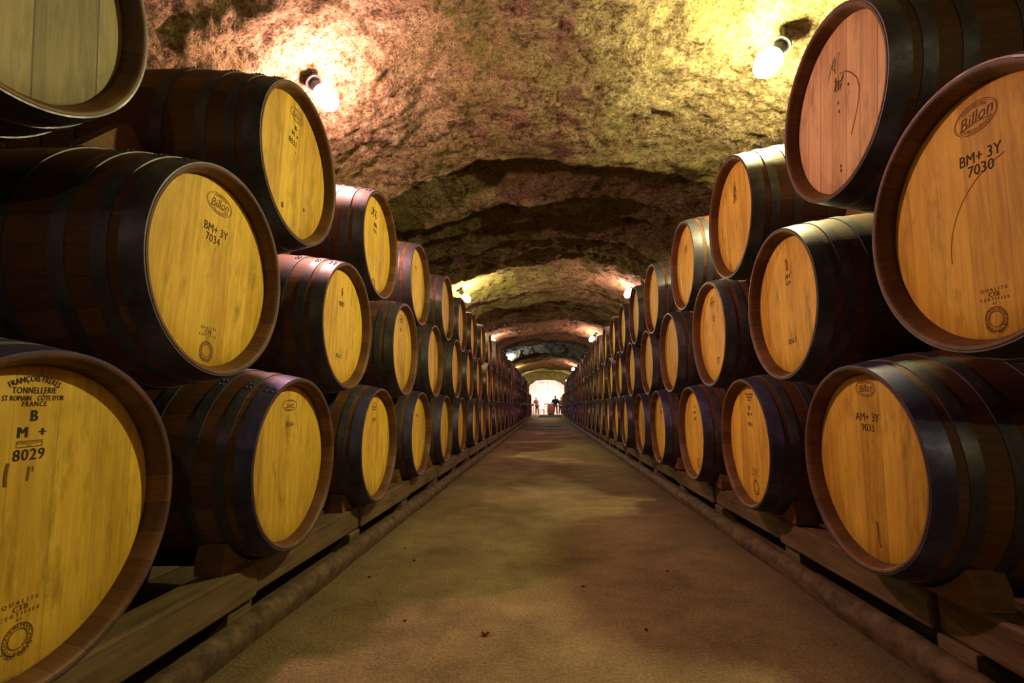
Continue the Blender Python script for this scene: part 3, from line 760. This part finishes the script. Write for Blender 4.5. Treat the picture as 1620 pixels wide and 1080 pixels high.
def cloth(name, c, r=.85): return mat(name, r, 0, c)[0]
SKIN = cloth('skin', (.55, .33, .22), .6)
def skinned(name, pts, edges, radii, m, parent, lev=2):
    me = bpy.data.meshes.new(name); me.from_pydata([Vector(p) for p in pts], edges, []); me.materials.append(m)
    o = bpy.data.objects.new(name, me); C.objects.link(o); o.parent = parent
    sk = o.modifiers.new('skin', 'SKIN'); sk.use_smooth_shade = True
    for i, r in enumerate(radii):
        v = me.skin_vertices[0].data[i]; v.radius = (r, r) if not isinstance(r, tuple) else r
    me.skin_vertices[0].data[0].use_root = True
    sb = o.modifiers.new('sub', 'SUBSURF'); sb.levels = lev; sb.render_levels = lev
    return o
def person(loc, rz, label, top, trousers, hair, lean=0.0, arm_l=None, arm_r=None, H=1.72, stride=.10, bulk=1.0):
    root = thing('person', loc, (0, 0, rz)); s = H/1.72
    L = lambda x, y, z: (x*s, (y-lean*max(0, z-.95))*s, z*s)
    # body facing -Y
    P = [L(0, 0, .95), L(0, 0, 1.12), L(0, 0, 1.32), L(0, 0, 1.44), L(0, -.01, 1.52), L(0, -.02, 1.60), L(0, -.02, 1.67)]
    R = [(.15, .11), (.13, .10), (.16, .11), (.11, .08), .055, (.075, .09), (.06, .07)]
    E = [(i, i+1) for i in range(6)]
    def add(p, r, par): P.append(p); R.append(r); E.append((par, len(P)-1)); return len(P)-1
    for sx in (-1, 1):
        h = add(L(sx*.09, 0, .88), .085, 0); kn = add(L(sx*(.10+stride*.2), -.02, .48), .058, h); an = add(L(sx*(.11+stride*.4), .02, .09), .038, kn); add(L(sx*(.13+stride*.4), -.14, .035), .035, an)
        sh = add(L(sx*.19, 0, 1.40), .055, 3)
        el, wr = (arm_l if sx < 0 else arm_r) or ((sx*.27, .03, 1.12), (sx*.28, -.05, .88))
        e = add(L(*el), .042, sh); w = add(L(*wr), .027, e)
        d = (Vector(wr)-Vector(el)).normalized()
        pc = Vector(wr)+d*.06; pm = add(L(*pc), (.04, .018), w)
        for f in range(4):
            b = pc+d*.03+Vector((0, (f-1.5)*.020, 0)); k1 = add(L(*b), .0095, pm); ln = (.032, .040, .037, .028)[f]
            k2 = add(L(*(b+d*ln)), .009, k1); add(L(*(b+d*ln*1.8+Vector((-sx*.012, 0, 0)))), .008, k2)
        t1 = add(L(*(Vector(wr)+d*.03+Vector((0, -.032, 0)))), .010, w); add(L(*(Vector(wr)+d*.07+Vector((-sx*.008, -.05, 0)))), .009, t1)
    body = skinned('body', P, E, R, SKIN, root, 1)
    # clothes follow the body
    Pt = [P[0], P[1], P[2], P[3]]; Rt = [(.165, .125), (.150, .118), (.178, .13), (.12, .095)]; Et = [(0, 1), (1, 2), (2, 3)]
    k = 7
    per = (len(P)-7)//2
    for q in range(2):
        b0 = 7+q*per
        Pt += [P[b0+4], P[b0+5], tuple(Vector(P[b0+5])*.12+Vector(P[b0+6])*.88)]; Rt += [.068, .055, .042]; n = len(Pt)
        Et += [(3, n-3), (n-3, n-2), (n-2, n-1)]
    Rt = [(r[0]*bulk, r[1]*bulk) if isinstance(r, tuple) else r*bulk for r in Rt]
    skinned('shirt', Pt, Et, Rt, top, root, 1)
    Pq = [P[0]]; Rq = [(.162, .12)]; Eq = []
    for q in range(2):
        b0 = 7+q*per; Pq += [P[b0], P[b0+1], P[b0+2]]; Rq += [.10, .075, .06]; n = len(Pq); Eq += [(0, n-3), (n-3, n-2), (n-2, n-1)]
    skinned('trousers', Pq, Eq, Rq, trousers, root, 1)
    hx, hy, hz = P[5]
    bm = bmesh.new(); bmesh.ops.create_uvsphere(bm, u_segments=16, v_segments=10, radius=1)
    for v in bm.verts: v.co = Vector((hx+v.co.x*.092*s, hy+.018+v.co.y*.105*s, hz+.045+v.co.z*.10*s)) if v.co.z > -.35 or v.co.y > 0 else Vector((hx+v.co.x*.05, hy+.02, hz+.03))
    mesh_obj('hair', bm, hair, root, True)
    bm = bmesh.new()      # face: nose, brow and mouth
    tube(bm, (hx, hy-.085*s, hz+.02), (hx, hy-.115*s, hz-.015), .008, .014, 8); tube(bm, (hx-.022, hy-.088*s, hz-.045), (hx+.022, hy-.088*s, hz-.045), .006, .006, 6)
    mesh_obj('face', bm, SKIN, root, True)
    tag(root, label, 'person'); return root
HAIR = cloth('dark_hair', (.02, .015, .012)); HAIRG = cloth('grey_hair', (.4, .36, .34))
person((.72, 43.6, 0), .1, 'person in dark top and olive trousers standing beyond the arch, arms at sides', cloth('navy_cloth', (.03, .035, .045)), cloth('olive_cloth', (.16, .13, .05)), HAIR, arm_r=((.30, .05, 1.14), (.34, -.02, .90)), arm_l=((-.32, .0, 1.16), (-.36, -.16, .98)), H=1.58, bulk=1.35)
person((-.86, 44.5, 0), -.5, 'person in pale pink top leaning at the dark table beyond the arch', cloth('pink_cloth', (.62, .36, .38)), cloth('brown_cloth', (.3, .16, .08)), HAIRG, lean=.25, arm_l=((-.26, -.12, 1.15), (-.2, -.38, 1.0)), arm_r=((.26, -.12, 1.15), (.2, -.38, 1.0)), H=1.50, bulk=1.3)
person((1.16, 45.2, 0), .6, 'person in purple-grey clothes bending behind the olive-trousered figure', cloth('plum_cloth', (.09, .06, .12)), cloth('plum_dark_cloth', (.08, .06, .10)), HAIR, lean=.30, H=1.48, bulk=1.3, arm_l=((-.26, -.14, 1.12), (-.22, -.38, .95)))
FURN = timber_material('red_brown_furniture', (.16, .05, .03), (.40, .16, .09)); FUR2 = timber_material('pale_furniture', (.35, .2, .12), (.6, .4, .28))
def furniture(name, loc, parts, label, cat):
    root = thing(name, loc)
    for nm, bxs, m in parts:
        bm = bmesh.new()
        for b in bxs: box(bm, *b)
        mesh_obj(nm, bm, m, root)
    return tag(root, label, cat)
legs = lambda w, d, h, t=.04: [('leg', [(sx*w/2-t/2, sx*w/2+t/2, sy*d/2-t/2, sy*d/2+t/2, 0, h)], None) for sx in (-1, 1) for sy in (-1, 1)]
def with_m(ps, m): return [(a, b, m) for a, b, _ in ps]
furniture('tasting_table', (-1.42, 43.4, 0), [('table_top', [(-.32, .32, -.35, .35, .86, .92)], HAIR), ('table_apron', [(-.28, .28, -.31, .31, .76, .858)], HAIR)]+with_m(legs(.5, .56, .758), FURN), 'dark-topped tasting table beside the pink-topped person', 'table')
furniture('cabinet', (.33, 44.4, 0), [('body', [(-.26, .26, -.22, .22, .08, .92)], FURN), ('door', [(-.24, -.005, -.242, -.222, .12, .88)], FURN), ('door', [(.005, .24, -.242, -.222, .12, .88)], FURN), ('cabinet_top', [(-.29, .29, -.25, .25, .922, .96)], FURN), ('plinth', [(-.24, .24, -.2, .2, 0, .078)], HAIR)], 'red-brown wooden cabinet beside the dark-clothed standing person', 'cabinet')
furniture('bar_stool', (-.10, 44.6, 0), [('seat', [(-.17, .17, -.17, .17, .72, .76)], FUR2), ('footrest', [(-.15, .15, -.165, -.14, .3, .33)], FUR2), ('backrest', [(-.17, .17, .15, .17, .85, 1.02)], FUR2)]+with_m(legs(.3, .3, .718), FUR2)+[('back_post', [(sx*.15-.015, sx*.15+.015, .15, .17, .762, .848)], FUR2) for sx in (-1, 1)], 'pale tall stool with open back standing left of the red-brown cabinet'.replace('left of', 'beside'), 'stool')
furniture('low_bench', (-.50, 44.2, 0), [('seat', [(-.26, .26, -.15, .15, .40, .45)], FURN)]+with_m(legs(.42, .2, .398), FURN), 'low red-brown bench under the pendant lamp beyond the arch', 'bench')

# ------------------------------------------------------------ small things on the floor
LEAF, *_ = mat('dry_red_leaf', .7, 0, (.45, .11, .04))
bm = bmesh.new(); pts = []
for i in range(20):
    a = 2*PI*i/20; r = .017*(1 if i % 4 == 0 else (.55 if i % 2 else .72)); pts.append(bm.verts.new((r*math.cos(a), r*math.sin(a)*.8, .006+.005*math.sin(3*a))))
c = bm.verts.new((0, 0, .002))
for i in range(20): bm.faces.new((c, pts[i], pts[(i+1) % 20]))
bmesh.ops.solidify(bm, geom=bm.faces[:], thickness=.0008)
root = thing('dry_leaf', (-.203, 1.658, .001)); mesh_obj('blade', bm, LEAF, root)
bm = bmesh.new(); tube(bm, (.014, 0, .005), (.034, .012, .002), .0009, .0007, 6); mesh_obj('stalk', bm, LEAF, root)
tag(root, 'small dry red leaf lying on the concrete floor', 'leaf')
GRIT, *_ = mat('dark_grit', .9, 0, (.04, .025, .015))
for i, (gx, gy, r) in enumerate(((-.62, 2.40, .007), (-.75, 2.17, .006), (-.72, 2.6, .005), (.13, 2.1, .006), (-.48, 1.75, .005), (.3, 1.72, .005), (.5, 2.3, .006))):
    bm = bmesh.new(); bmesh.ops.create_icosphere(bm, subdivisions=2, radius=r)
    for v in bm.verts: v.co = v.co*(1+.35*noise.noise(v.co*180+Vector((i, 0, 0)))); v.co.z *= .6
    o = mesh_obj('pebble', bm, GRIT); o.location = (gx, gy, r*.5)
    tag(o, 'tiny dark crumb of grit on the concrete floor', 'pebble', 'crumbs of grit on the floor')
